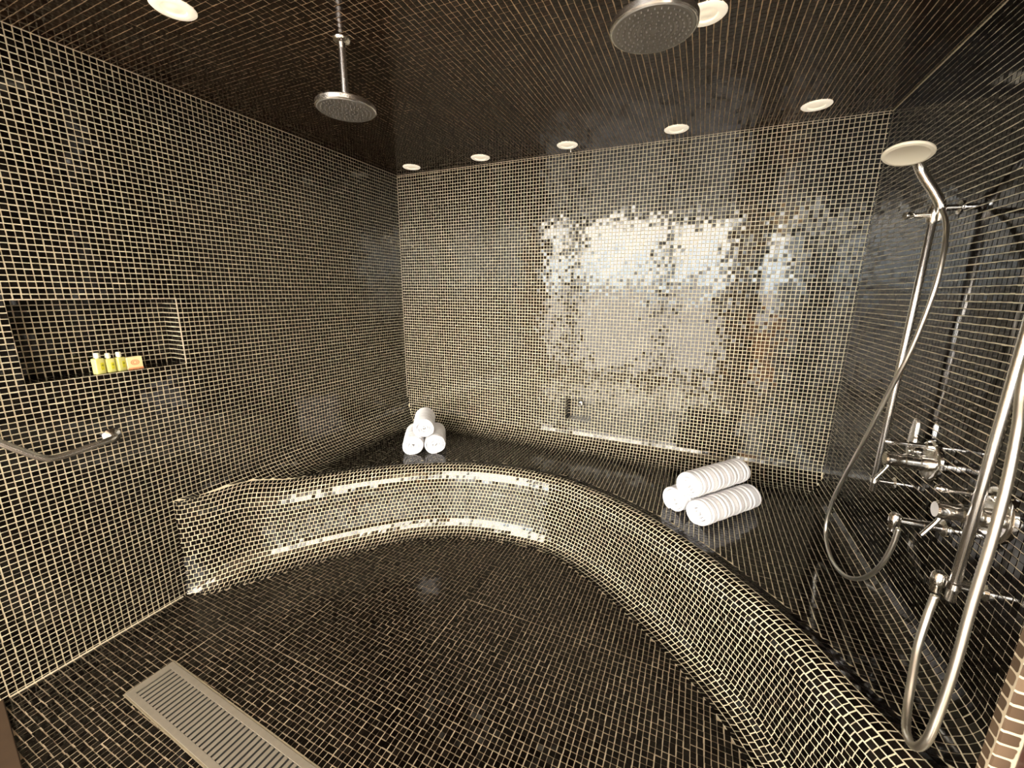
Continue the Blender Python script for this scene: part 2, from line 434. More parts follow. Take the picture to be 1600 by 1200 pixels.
def holed_wall(bm, axis, pos, a0, a1, z0, z1, h, depth, flip):
    """wall face at axis=pos with a box recess h=(a0,a1,z0,z1) going back by depth (signed)"""
    def pt(a, z, d=0):
        return (pos+d, a, z) if axis == 0 else (a, pos+d, z)
    ha0, ha1, hz0, hz1 = h
    A = [a0, ha0, ha1, a1]; Z = [z0, hz0, hz1, z1]
    def q(p):
        add_quad(bm, p if not flip else list(reversed(p)))
    for i in range(3):
        for j in range(3):
            if i == 1 and j == 1: continue
            q([pt(A[i], Z[j]), pt(A[i+1], Z[j]), pt(A[i+1], Z[j+1]), pt(A[i], Z[j+1])])
    q([pt(ha0, hz0, depth), pt(ha1, hz0, depth), pt(ha1, hz1, depth), pt(ha0, hz1, depth)])
    q([pt(ha0, hz0), pt(ha1, hz0), pt(ha1, hz0, depth), pt(ha0, hz0, depth)])
    q([pt(ha0, hz1, depth), pt(ha1, hz1, depth), pt(ha1, hz1), pt(ha0, hz1)])
    q([pt(ha0, hz0), pt(ha0, hz0, depth), pt(ha0, hz1, depth), pt(ha0, hz1)])
    q([pt(ha1, hz0, depth), pt(ha1, hz0), pt(ha1, hz1), pt(ha1, hz1, depth)])

def recess_cells(axis, pos, h, depth):
    """tiles lining the five faces of a recess"""
    def pt(a, z, d): return (pos+d, a, z) if axis == 0 else (a, pos+d, z)
    sg = 1 if depth > 0 else -1
    na = max(1, round((h[1]-h[0])/P)); nz = max(1, round((h[3]-h[2])/P)); nd = max(1, round(abs(depth)/P))
    A = np.linspace(h[0], h[1], na+1); Z = np.linspace(h[2], h[3], nz+1); D = np.linspace(0, depth, nd+1)
    out, nn = [], []
    def add(us, vs, f, n_):
        for a, a2 in zip(us, us[1:]):
            for b, b2 in zip(vs, vs[1:]):
                out.append([f(a, b), f(a2, b), f(a2, b2), f(a, b2)]); nn.append(n_)
    ax = (lambda a, z, d: (d, a, z)) if axis == 0 else (lambda a, z, d: (a, d, z))
    add(A, Z, lambda a, z: pt(a, z, depth), ax(0, 0, -sg))
    add(A, D, lambda a, d: pt(a, h[2], d), (0, 0, 1)); add(A, D, lambda a, d: pt(a, h[3], d), (0, 0, -1))
    add(Z, D, lambda z, d: pt(h[0], z, d), ax(1, 0, 0)); add(Z, D, lambda z, d: pt(h[1], z, d), ax(-1, 0, 0))
    return out, nn
def clear(a, z, h, m=.002): return not (h[0]-m < a < h[1]+m and h[2]-m < z < h[3]+m)

def snap(v, g): return g+round((v-g)/P)*P
NI = (snap(0.596, GY), snap(1.104, GY), snap(1.170, GZL), snap(1.477, GZL))
bm = bmesh.new(); holed_wall(bm, 0, XL, YF-.1, YB, 0, ZC, NI, -0.115, False)
add_box(bm, XL-.24, XL-.13, YF-.1, YB+T, 0, ZC)
C, Nn = plane_cells(lambda a, b: (XL, a, b), lines(GY, YF-.09, YB-.012), lines(GZL, .012, ZC-.012),
                    lambda a, b: clear(a, b, NI) and (a < .968 or b > ZB+RL(a)), (1, 0, 0))
c2, n2 = recess_cells(0, XL, NI, -.115)
tiled('wall_left', bm, (M_grout, M_tile), C+c2, Nn+n2, tilt=.007, wave=.010, sheet=.0005)
SN = (snap(-0.812, GX), snap(-0.632, GX), snap(0.645, 0), snap(0.790, 0))
bm = bmesh.new(); holed_wall(bm, 1, YB, XL, XR, 0, ZC, SN, 0.085, True)
add_box(bm, XL-.24, XR+.14, YB+.10, YB+.2, 0, ZC)
C, Nn = plane_cells(lambda a, b: (a, YB, b), lines(GX, XL, XR-.006), lines(0, ZB+RB-.02, ZC-.012), lambda a, b: clear(a, b, SN) and b > ZB+RB, (0, -1, 0))
c2, n2 = recess_cells(1, YB, SN, .085)
tiled('wall_back', bm, (M_grout, M_tile), C+c2, Nn+n2, tilt=TILT_BACK, wave=WAVE_BACK, sheet=.0005)
bm = bmesh.new(); add_box(bm, XR, XR+.14, 0.50, YB+.10, 0, ZC)
C, Nn = plane_cells(lambda a, b: (XR, a, b), lines(GY, .50, YB-.012), lines(GZR, .012, ZC-.012), lambda a, b: b > ZB+RR, (-1, 0, 0))
tiled('wall_right', bm, (M_grout, M_tile), C, Nn, tilt=.006, wave=.008, sheet=.0005, gap=.0027)
# pier at the entrance, right: tiled reveal, then the dark door jamb
bm = bmesh.new(); add_box(bm, 0.440, 0.520, 0.690, 0.712, 0, ZC, bevel=0.002, seg=1)
struct('trim_1', bm, M_jamb)
bm = bmesh.new(); add_box(bm, 0.4625, 0.525, 0.65, 0.69, 0, ZC, bevel=0.003)
struct('door_1', bm, M_wood)
# threshold at lower left
th = bmesh.new()
add_box(th, 0, 2.4, -0.14, 0, 0.0, 0.012, bevel=0.003)
bmesh.ops.rotate(th, verts=th.verts, cent=(0, 0, 0), matrix=Matrix.Rotation(-0.163, 3, 'Z'))
bmesh.ops.translate(th, verts=th.verts, vec=(XL+.004, .334, 0))
struct('trim_2', th, M_stone)
# pale caulked joints in the corners of the room
bm = bmesh.new()
j = 0.004
add_box(bm, XL, XL+j, YF, YB, ZC-j, ZC); struct('trim_3', bm, M_joint)
bm = bmesh.new(); add_box(bm, XL+j, XR, YB-j, YB, ZC-j, ZC); struct('trim_4', bm, M_joint)
bm = bmesh.new(); add_box(bm, XL, XL+j, YB-j, YB, ZB+.2, ZC-j); struct('trim_5', bm, M_joint)
bm = bmesh.new(); add_box(bm, XL, XL+.006, .35, .93, 0, .006); struct('trim_6', bm, M_joint)
bm = bmesh.new()
add_box(bm, XL-.002, XL+.0025, NI[0], NI[1]+.004, NI[3], NI[3]+.004)
add_box(bm, XL-.002, XL+.0025, NI[1], NI[1]+.004, NI[2], NI[3])
struct('trim_7', bm, M_joint)

# ------------------------------------------------------------------ bench
prof = []
for i in range(9):
    a = i/8*PI/2*.93; prof.append((0.50*math.sin(a), 0.15*(1-math.cos(a))))
prof += [(0.525, .18), (0.545, .215), (0.565, .25), (0.590, .285)]
for i in range(1, 12):
    a = i/11*PI/2; prof.append((0.590+0.41*(1-math.cos(a)), 0.285+0.145*math.sin(a)))
prof += [(1.07, .43), (1.14, .43), (1.205, .43)]
bench = thing('built_in_bench', 'curved tiled bench wrapping around the back corner and along the right wall', 'bench', (0, 0, 0))
bm = bmesh.new()
s = [0]
for i in range(1, len(top)):
    s.append(s[-1]+((top[i]+base[i])/2-(top[i-1]+base[i-1])/2).length)
vl = [0]
for k in range(1, len(prof)):
    vl.append(vl[-1]+math.hypot((prof[k][0]-prof[k-1][0])*0.2, prof[k][1]-prof[k-1][1]))
zts = [seat_z(q_.x, q_.y)/ZB for q_ in top]
tp = np.array([(q_.x, q_.y) for q_ in top]); bp_ = np.array([(q_.x, q_.y) for q_ in base]); prf = np.array(prof); zta = np.array(zts)
ti = np.arange(len(top))
def front_pt(t_, v_):
    """point of the bench front at path position t_ and profile length v_"""
    f = np.interp(v_, vl, prf[:, 0]); z = np.interp(v_, vl, prf[:, 1])
    if f > 1: f = 1+(f-1)*np.interp(t_, (0, 18, 30), (0, .05, 1))
    bx, by = np.interp(t_, ti, bp_[:, 0]), np.interp(t_, ti, bp_[:, 1]); tx, ty = np.interp(t_, ti, tp[:, 0]), np.interp(t_, ti, tp[:, 1])
    return np.array([bx+(tx-bx)*f, by+(ty-by)*f, z*np.interp(t_, ti, zta)])
grid = [[bm.verts.new(front_pt(i, v_)) for v_ in vl] for i in range(len(top))]
for i in range(len(top)-1):
    for k in range(len(prof)-1):
        bm.faces.new((grid[i][k], grid[i+1][k], grid[i+1][k+1], grid[i][k+1]))
C, Nn = [], []
nrow = round(vl[-1]/P); dv = vl[-1]/nrow
tt = np.linspace(0, len(top)-1, 1200)
for k in range(nrow):
    v0, v1 = k*dv, (k+1)*dv; vm = (v0+v1)/2
    line = np.array([front_pt(t_, vm) for t_ in tt]); al = np.concatenate([[0], np.cumsum(np.linalg.norm(np.diff(line, axis=0), axis=1))])
    pos = np.arange((k % 2)*P*.5+random.uniform(-.1, .1)*P, al[-1]-P, P)
    if pos[0] > 0: pos = np.concatenate([[pos[0]-P], pos])
    tk = np.interp(pos, al, tt); tk2 = np.interp(pos+P, al, tt)
    for a, b in zip(tk, tk2):
        c4 = [front_pt(a, v0), front_pt(b, v0), front_pt(b, v1), front_pt(a, v1)]
        n_ = np.cross(c4[1]-c4[0], c4[3]-c4[0]); n_ /= max(1e-9, np.linalg.norm(n_))
        m4 = (c4[0]+c4[2])/2
        if np.dot(n_, np.array([-.85, .2, 1.0])-m4) < 0: n_ = -n_
        if min(np.linalg.norm(c4[1]-c4[0]), np.linalg.norm(c4[3]-c4[0])) < .3*P: continue
        C.append(c4); Nn.append(n_)
tiled('bench_front', bm, (M_grout, M_tile), C, Nn, parent=bench, tilt=.016, wave=.012, gap=.0031, smooth_bed=True, structure=False)

# seat: height field from the front lip to the walls, swept up into coves
xs = set()
for i in range(0, 13): xs.add(round(XL+0.2*(1-math.cos(i/12*PI/2)), 5))
for i in range(0, 9): xs.add(round(XR-RR*(1-math.cos(i/8*PI/2)), 5))
for p in top: xs.add(round(p.x, 5))
xs = sorted(x for x in xs if XL <= x <= XR)
x2 = [xs[0]]
for x in xs[1:]:
    if x-x2[-1] > 0.0015: x2.append(x)
xs = x2
NY, NB = 40, 12
bm = bmesh.new(); cols = []
for x in xs:
    ye = y_edge(x); row = []
    for j_ in range(NY+1):
        y = ye+(YB-RB-ye)*j_/NY; row.append(bm.verts.new((x, y, seat_z(x, y))))
    for j_ in range(1, NB+1):
        y = YB-RB+RB*math.sin(j_/NB*PI/2); row.append(bm.verts.new((x, y, seat_z(x, y))))
    cols.append(row)
for i in range(len(xs)-1):
    for j_ in range(NY+NB):
        bm.faces.new((cols[i][j_], cols[i+1][j_], cols[i+1][j_+1], cols[i][j_+1]))
C, Nn = [], []
xg = lines(GX, XL, XR); yg = lines(GY, .9, YB)
def hmax(x, y): return (cove(RL(y), x-XL), cove(RB, YB-y), cove(RR, XR-x))
def lip(q_):       # keep tile corners behind the front lip
    return (q_[0], max(q_[1], y_lip(min(max(q_[0], XL), XR))+.001), q_[2])
for a, a2 in zip(xg, xg[1:]):                  # flat seat
    for b, b2 in zip(yg, yg[1:]):
        cx, cy = (a+a2)/2, (b+b2)/2
        if cx-XL < RL(cy) or YB-cy < RB or XR-cx < RR: continue
        la, la2 = min(max(b, y_lip(max(a, XL))+.001), b2), min(max(b, y_lip(min(a2, XR))+.001), b2)
        if (b2-la)+(b2-la2) < .7*P: continue
        C.append([(a, min(la, b2-.0045), ZB), (a2, min(la2, b2-.0045), ZB), (a2, b2, ZB), (a, b2, ZB)]); Nn.append((0, 0, 1))
def cove_tiles(along, gz, r_of, place, mode, lo_max):
    for a, a2 in zip(along, along[1:]):
        ac = (a+a2)/2
        for v0, v1 in zip(lo_max, lo_max[1:]):
            r = r_of(ac); zt_ = ZB+r; c_ = zt_-(v0+v1)/2
            if c_ < 0 or c_ > r*PI/2: continue
            pc, nc = place(ac, c_, r)
            if pc[1] < y_lip(min(max(pc[0], XL), XR))-.005: continue
            h_ = hmax(pc[0], pc[1])
            if h_[mode] < max(h_)-1e-6: continue
            q4 = [lip(place(q_, r_of(q_)+ZB-w_, r_of(q_))[0]) for q_, w_ in ((a, v0), (a2, v0), (a2, v1), (a, v1))]
            C.append(q4); Nn.append(nc)
def pl_L(y, c_, r):
    if c_ <= 0: return (XL, y, ZB+r-c_), (1, 0, 0)
    if c_ > r*PI/2: return (XL+r+(c_-r*PI/2), y, ZB), (0, 0, 1)
    t_ = c_/r; return (XL+r-r*math.cos(t_), y, ZB+r-r*math.sin(t_)), (math.cos(t_), 0, math.sin(t_))
def pl_B(x, c_, r):
    if c_ <= 0: return (x, YB, ZB+r-c_), (0, -1, 0)
    if c_ > r*PI/2: return (x, YB-r-(c_-r*PI/2), ZB), (0, 0, 1)
    t_ = c_/r; return (x, YB-r+r*math.cos(t_), ZB+r-r*math.sin(t_)), (0, -math.cos(t_), math.sin(t_))
def pl_R(y, c_, r):
    if c_ <= 0: return (XR, y, ZB+r-c_), (-1, 0, 0)
    if c_ > r*PI/2: return (XR-r-(c_-r*PI/2), y, ZB), (0, 0, 1)
    t_ = c_/r; return (XR-r+r*math.cos(t_), y, ZB+r-r*math.sin(t_)), (-math.cos(t_), 0, math.sin(t_))
cove_tiles(yg, GZL, RL, pl_L, 0, lines(GZL, .2, ZB+.22))
cove_tiles(xg, 0, lambda q_: RB, pl_B, 1, lines(0, .2, ZB+.18))
cove_tiles(yg, GZR, lambda q_: RR, pl_R, 2, lines(GZR, .2, ZB+.13))
tiled('bench_seat', bm, (M_grout, M_tile), C, Nn, parent=bench, tilt=.006, wave=.006, gap=.0029, smooth_bed=True, structure=False)

# ------------------------------------------------------------------ floor drain
drain = thing('drain_grate', 'long brushed steel slotted drain grate set in the tiled floor', 'drain', (DR[0], DR[1], 0), (0, 0, DR[2]))
bm = bmesh.new()
zt = 0.005
add_box(bm, 0, DL, -DW/2, -DW/2+.022, 0.0005, zt, bevel=.0012)
add_box(bm, 0, DL, DW/2-.022, DW/2, 0.0005, zt, bevel=.0012)
add_box(bm, 0, .030, -DW/2+.022, DW/2-.022, 0.0005, zt)
n = int((DL-.06)/.0235)
for i in range(n):
    x0 = .030+.0075+i*.0235
    add_box(bm, x0, x0+.0145, -DW/2+.022, DW/2-.022, .001, zt, bevel=.0012, seg=1)
add_box(bm, .030+n*.0235, DL, -DW/2+.022, DW/2-.022, .0005, zt)
obj('grate', bm, M_steel, drain)
bm = bmesh.new(); add_box(bm, .004, DL-.004, -DW/2+.004, DW/2-.004, 0.0002, 0.0012)
obj('channel', bm, M_black, drain)
bm = bmesh.new()
for y in (-DW/2-.006, DW/2+.0005): add_box(bm, -.004, DL, y, y+.0055, .0002, .004)
add_box(bm, -.006, -.0005, -DW/2, DW/2, .0002, .004)
obj('grout_border', bm, M_grime, drain)

# ------------------------------------------------------------------ downlights
def downlight(loc, label, watt=SPOT_W):
    t = thing('downlight', label, 'ceiling light', (loc[0], loc[1], ZC), group='round downlights in the tiled ceiling')
    bm = bmesh.new()
    add_lathe(bm, [(.0625, 0), (.0625, -.003), (.058, -.007), (.040, -.008), (.036, -.0075), (.0335, -.003)], n=40)
    obj('trim_ring', bm, M_trim, t, smooth=True, angle=50)
    bm = bmesh.new()
    add_lathe(bm, [(.0335, -.003), (.020, -.0035), (.018, -.005), (0, -.006)], n=32)
    obj('diffuser', bm, M_lamp, t, smooth=True, angle=50)
    ld = bpy.data.lights.new('downlight_beam', 'SPOT'); ld.energy = watt; ld.color = (1.0, 0.83, 0.60)
    ld.spot_size = math.radians(125); ld.spot_blend = 0.8; ld.shadow_soft_size = 0.03
    lo = bpy.data.objects.new('lamp_beam', ld); COL.objects.link(lo); lo.parent = t; lo.location = (0, 0, -.02)
    return t
for loc, lab in (((-1.99, 2.60), 'white round downlight in the far left corner of the ceiling'),
                 ((-1.43, 2.605), 'white round downlight above the back wall, second from the left corner'),
                 ((-.83, 2.60), 'white round downlight near the ceiling centre above the back wall, a drip hanging under it'),
                 ((-.215, 2.59), 'white round downlight above the back wall, second from the right wall'),
                 ((.40, 2.54), 'white round downlight nearest the right end of the back wall'),
                 ((-1.622, .935), 'white round downlight cut by the top edge of the picture near the left wall'),
                 ((-.078, 1.635), 'white round downlight half hidden behind the large rain shower head')):
    downlight(loc, lab)
bm = bmesh.new()
add_lathe(bm, [(.0, .0), (.004, -.0), (.0035, -.012), (.005, -.02), (.003, -.028), (0, -.03)], n=14)
o = obj('sprinkler_tip', bm, M_chrome, None, smooth=True); o.location = (-.825, 2.66, ZC)
tag(o, 'tiny chrome nozzle under the ceiling beside the middle back downlight', 'nozzle')

# ------------------------------------------------------------------ rain shower heads
def rain_head(x, y, zf, label, R=.106):
    t = thing('rain_shower_head', label, 'shower head', (x, y, ZC), group='rain shower heads on ceiling arms')
    h = zf-ZC
    bm = bmesh.new(); add_lathe(bm, [(.0, 0), (.030, 0), (.030, -.004), (.026, -.010), (.014, -.014), (.012, -.03), (.0, -.03)], n=32)
    obj('ceiling_flange', bm, M_chrome, t, smooth=True, angle=40)
    bm = bmesh.new(); add_lathe(bm, [(0, -.02), (.0120, -.02), (.0120, h+.045), (0, h+.045)], n=24)
    obj('drop_arm', bm, M_rail, t, smooth=True, angle=40)
    bm = bmesh.new()
    add_lathe(bm, [(0, h+.050), (.014, h+.050), (.018, h+.036), (.030, h+.028), (R*.75, h+.024), (R-.004, h+.020), (R, h+.016), (R, h+.003), (R-.003, h), (R-.007, h+.0005)], n=64)
    d = obj('head_disc', bm, M_rail, t, smooth=True, angle=35)
    bm = bmesh.new(); pr = [(0, h-.001)]
    k = 0; r = .010
    while r < R-.009:
        pr += [(r, h+.0005), (r+.0035, h-.0022), (r+.0070, h+.0005)]; r += .0105
    pr += [(R-.0068, h+.0004)]
    add_lathe(bm, pr, n=64)
    obj('spray_face', bm, M_face, d, smooth=True)
    bm = bmesh.new()
    for q in range(1, 7):
        rr = q*.0145; m_ = 6*q
        for i in range(m_):
            a = 2*PI*i/m_+q*.2
            add_lathe(bm, [(.0024, h), (.0018, h-.0045), (0, h-.005)], origin=(rr*math.cos(a), rr*math.sin(a), 0), n=6)
    tag(obj('nozzles', bm, M_nozzle, d, smooth=True), kind='stuff')
    return t
rain_head(-1.259, 1.273, 2.172, 'round rain shower head hanging on a chrome arm near the left wall')
rain_head(-.178, 1.225, 2.170, 'large round rain shower head with ridged grey face at the top of the picture')

# ------------------------------------------------------------------ rail showers on the right wall
def hand_shower_set(y0, z_lo, z_hi, hold_z, name_loc, label, hose_pts, outlet, xr=.680, head=True):
    t = thing('shower_rail', label, 'shower rail', (XR, y0, z_lo), group='shower rails on the right wall')
    def W(p): return (p[0]-XR, p[1]-y0, p[2]-z_lo)
    bm = bmesh.new(); add_lathe(bm, [(0, 0), (.009, 0), (.0115, .003), (.0115, z_hi-z_lo-.003), (.009, z_hi-z_lo), (0, z_hi-z_lo)], origin=(xr-XR, 0, 0), n=24)
    obj('rail', bm, M_rail, t, smooth=True, angle=40)
    for z in (z_lo+.045, z_hi-.04):
        bm = bmesh.new()
        add_lathe(bm, [(0, 0), (.022, 0), (.022, -.006), (.010, -.010), (.009, xr-XR), (0, xr-XR)], origin=(0, 0, z-z_lo), axis=(1, 0, 0), n=24)
        add_lathe(bm, [(.0125, -.010), (.0145, -.008), (.0145, .008), (.0125, .010)], origin=(xr-XR, 0, z-z_lo), n=24)
        obj('wall_bracket', bm, M_chrome, t, smooth=True, angle=40)
    # slider that carries the hand shower
    bm = bmesh.new(); o3 = (xr-XR, 0, hold_z-z_lo)
    add_lathe(bm, [(0, -.024), (.017, -.024), (.019, -.018), (.019, .018), (.017, .024), (0, .024)], origin=o3, n=24)
    add_lathe(bm, [(0, 0), (.008, 0), (.008, .075), (.012, .08), (.012, .10), (.009, .104), (0, .104)], origin=o3, axis=(-.85, -.45, -.05), n=20)
    sl = obj('slider', bm, M_chrome, t, smooth=True, angle=40)
    return t, W

t, W = hand_shower_set(1.905, .790, 1.855, 1.795, None, 'chrome shower rail on the right wall nearer the back corner', None, None)
# hand shower, held in the slider
hs = thing('hand_shower', 'hand shower with a cream round head tilted down on the right wall', 'hand shower', (.686, 1.885, 1.815))
def HS(p): return Vector(p)-Vector((.686, 1.885, 1.815))
bm = bmesh.new()
pts = spline([HS((.690, 1.889, 1.775)), HS((.684, 1.885, 1.820)), HS((.664, 1.894, 1.865)), HS((.641, 1.903, 1.905)), HS((.618, 1.908, 1.948)), HS((.592, 1.885, 1.990)), HS((.570, 1.860, 2.002))], 6)
rr = [.0105+.0045*math.sin(min(1, i/10)*PI/2) for i in range(len(pts))]
add_tube(bm, pts, rr, n=18)
obj('handle', bm, M_chrome, hs, smooth=True, angle=50)
nh = Vector((-.14, -.26, -.955)).normalized()
c0 = HS((.562, 1.850, 1.984))
bm = bmesh.new(); add_lathe(bm, [(0, -.022), (.02, -.022), (.045, -.014), (.060, -.004), (.0655, .002)], origin=c0, axis=nh, n=48)
hb = obj('head_back', bm, M_chrome, hs, smooth=True)
bm = bmesh.new(); add_lathe(bm, [(.0655, .002), (.0665, .006), (.064, .010), (.055, .0115), (.053, .0105), (0, .0105)], origin=c0, axis=nh, n=48)
obj('spray_face', bm, M_cream, hs, smooth=True, angle=35)
# hose 1
def ray_pt(px, py, x):
    d = rgt*0
    d = r2*((px-800)/F_PX) + u2*(-(py-600)/F_PX) + fwd
    return Vector((x, d.y*x/d.x, EYE+d.z*x/d.x))
h1 = [(1469, 322, .688), (1478, 348, .676), (1476, 385, .66), (1464, 440, .65), (1443, 500, .64), (1417, 560, .63), (1385, 620, .62), (1352, 685, .61), (1322, 740, .605), (1300, 785, .60), (1290, 828, .60), (1298, 870, .60), (1318, 898, .605), (1345, 904, .61), (1372, 888, .615), (1392, 858, .62), (1404, 826, .62)]
bm = bmesh.new(); pts = resample(spline([ray_pt(a, b_, c_) for a, b_, c_ in h1], 8), .0045)
add_tube(bm, pts, .0072, n=12, ripple=.0004)
tag(obj('shower_hose', bm, M_hose, None, smooth=True), 'silver shower hose looping below the hand shower near the back corner', 'hose', 'metal shower hoses')
def outlet(px, py, x, label):
    e = ray_pt(px, py, x)
    t = thing('hose_outlet', label, 'pipe fitting', (XR, e.y, e.z), group='hose outlets on the right wall')
    L_ = XR-x
    bm = bmesh.new(); add_lathe(bm, [(0, 0), (.027, 0), (.027, -.006), (.022, -.010), (.0125, -.012), (.0125, -.030), (.0145, -.032), (.0145, -.052), (.0125, -.054), (.0125, -L_), (0, -L_)], axis=(1, 0, 0), n=28)
    obj('arm', bm, M_chrome, t, smooth=True, angle=40)
    bm = bmesh.new(); add_lathe(bm, [(0, .024), (.011, .022), (.0155, .015), (.0165, 0), (.0155, -.015), (.0125, -.019), (.0125, -.036), (.008, -.040), (0, -.040)], origin=(-L_, 0, 0), n=28)
    obj('elbow', bm, M_chrome, t, smooth=True, angle=40)
    return t
outlet(1398, 812, .625, 'chrome hose outlet with the loop hanging nearer the back corner')

t, W = hand_shower_set(1.328, .742, 1.86, 1.80, None, 'chrome shower rail on the right wall nearest the camera', None, None)
h2 = [(1461, 930, .655), (1448, 965, .645), (1434, 1010, .625), (1425, 1060, .605), (1418, 1105, .588), (1416, 1140, .574), (1424, 1163, .566), (1437, 1166, .568), (1452, 1150, .572), (1472, 1100, .58), (1495, 1030, .585), (1520, 940, .59), (1548, 850, .595), (1572, 760, .60), (1590, 670, .61), (1606, 570, .62)]
q = [ray_pt(a, b_, c_) for a, b_, c_ in h2] + [Vector((.640, 1.20, 1.70)), Vector((.665, 1.29, 1.76))]
bm = bmesh.new(); pts = resample(spline(q, 8), .0045)
add_tube(bm, pts, .0092, n=12, ripple=.0004)
tag(obj('shower_hose', bm, M_hose, None, smooth=True), 'silver shower hose hanging in a narrow loop nearest the camera', 'hose', 'metal shower hoses')
outlet(1466, 905, .662, 'chrome hose outlet beside the nearest shower rail')
hs2 = thing('hand_shower', 'second hand shower on the nearest rail', 'hand shower', (.68, 1.28, 1.80))

# thermostatic controls
def control(y, z, R, label, L_=.115):
    t = thing('shower_control', label, 'shower control', (XR, y, z), group='shower controls on the right wall')
    bm = bmesh.new(); add_lathe(bm, [(0, 0), (R, 0), (R, -.006), (R-.004, -.010), (R-.012, -.0115), (0, -.0115)], axis=(1, 0, 0), n=48)
    obj('wall_plate', bm, M_chrome, t, smooth=True, angle=35)
    bm = bmesh.new(); add_lathe(bm, [(0, -.008), (.026, -.008), (.026, -.030), (.022, -.033), (.022, -.050), (.0245, -.052), (.0245, -.068), (.021, -.071), (.021, -.085), (.023, -.088), (.023, -L_), (.020, -L_-.004), (0, -L_-.004)], origin=(0, 0, -.012), axis=(1, 0, 0), n=32)
    b_ = obj('barrel', bm, M_chrome, t, smooth=True, angle=35)
    bm = bmesh.new(); add_tube(bm, spline([(-L_+.012, 0, -.030), (-L_+.002, -.004, -.05), (-L_-.022, -.012, -.088)], 4), .0055, n=12)
    obj('lever', bm, M_chrome, b_, smooth=True, angle=50)
    bm = bmesh.new(); add_lathe(bm, [(0, -.008), (.014, -.008), (.014, -.022), (.0085, -.026), (.0075, -.060), (.010, -.062), (.010, -.068), (.0068, -.070), (.0068, -.100), (.0095, -.104), (.0105, -.118), (.006, -.128), (0, -.129)], origin=(0, 0, .048), axis=(1, 0, 0), n=24)
    obj('diverter_pin', bm, M_chrome, t, smooth=True, angle=35)
    return t
control(1.715, 1.000, .068, 'chrome round shower control between the two shower rails')
control(1.372, .985, .072, 'chrome round shower control behind the nearest shower rail')
vt = thing('stop_valve', 'chrome upright paddle valve beyond the middle shower control', 'valve', (XR, 1.80, 1.00))
bm = bmesh.new(); add_lathe(bm, [(0, 0), (.034, 0), (.034, -.006), (.030, -.010), (0, -.010)], axis=(1, 0, 0), n=36)
obj('wall_plate', bm, M_chrome, vt, smooth=True, angle=35)
bm = bmesh.new(); add_lathe(bm, [(0, -.008), (.016, -.008), (.016, -.018), (.013, -.020), (.013, -.033), (0, -.034)], axis=(1, 0, 0), n=28)
obj('spindle', bm, M_chrome, vt, smooth=True, angle=35)
bm = bmesh.new()
out = [(-.014, -.02), (-.016, .03), (-.012, .075), (-.004, .092), (.006, .085), (.014, .05), (.016, 0), (.012, -.02)]
a = [bm.verts.new((-.020, p_[0]*1.35, p_[1]*1.2+.012)) for p_ in out]; b2 = [bm.verts.new((-.031, p_[0]*1.35, p_[1]*1.2+.012)) for p_ in out]
bm.faces.new(a); bm.faces.new(list(reversed(b2)))
for i in range(len(out)): bm.faces.new((a[i], b2[i], b2[(i+1) % 8], a[(i+1) % 8]))
bmesh.ops.recalc_face_normals(bm, faces=bm.faces)
bmesh.ops.bevel(bm, geom=list(bm.edges), offset=.002, segments=2, affect='EDGES')
obj('paddle', bm, M_chrome, vt, smooth=True, angle=35)

# ------------------------------------------------------------------ hand shower on the nearest rail
bm = bmesh.new()
pts = spline([(-.004, -.005, -.06), (-.002, -.010, 0), (-.010, -.06, .05), (-.022, -.14, .11), (-.03, -.185, .14)], 6)
add_tube(bm, pts, [.0105+.0045*math.sin(min(1, i/10)*PI/2) for i in range(len(pts))], n=18)
obj('handle', bm, M_chrome, hs2, smooth=True, angle=50)
c0 = Vector((-.035, -.215, .162))
bm = bmesh.new(); add_lathe(bm, [(0, -.022), (.02, -.022), (.045, -.014), (.060, -.004), (.0655, .002)], origin=c0, axis=nh, n=48)
obj('head_back', bm, M_chrome, hs2, smooth=True)
bm = bmesh.new(); add_lathe(bm, [(.0655, .002), (.0665, .006), (.064, .010), (.055, .0115), (0, .0105)], origin=c0, axis=nh, n=48)
obj('spray_face', bm, M_cream, hs2, smooth=True, angle=35)

# ------------------------------------------------------------------ grab bar on the left wall
gb = thing('grab_bar', 'bent chrome grab bar on the left wall below the niche', 'grab bar', (XL, .80, .905))
def G(p): return Vector(p)-Vector((XL, .80, .905))
bm = bmesh.new()
pts = [G((XL+.012, .793, .910)), G((XL+.03, .790, .910)), G((XL+.052, .778, .910)), G((XL+.062, .750, .907)), G((XL+.063, .715, .903)), G((XL+.063, .64, .893)), G((XL+.063, .595, .892)), G((XL+.063, .570, .902)), G((XL+.063, .54, .930)), G((XL+.063, .48, .993)), G((XL+.063, .38, 1.10)), G((XL+.06, .355, 1.125)), G((XL+.045, .342, 1.138)), G((XL+.012, .338, 1.142))]
add_tube(bm, spline(pts, 5), .0125, n=18)
obj('bar', bm, M_rail, gb, smooth=True, angle=50)
for p_ in ((.793, .910), (.338, 1.142)):
    bm = bmesh.new(); add_lathe(bm, [(0, 0), (.033, 0), (.033, .006), (.029, .012), (.016, .016), (.012, .022), (0, .022)], origin=G((XL, p_[0], p_[1])), axis=(1, 0, 0), n=36)
    obj('flange', bm, M_chrome, gb, smooth=True, angle=40)

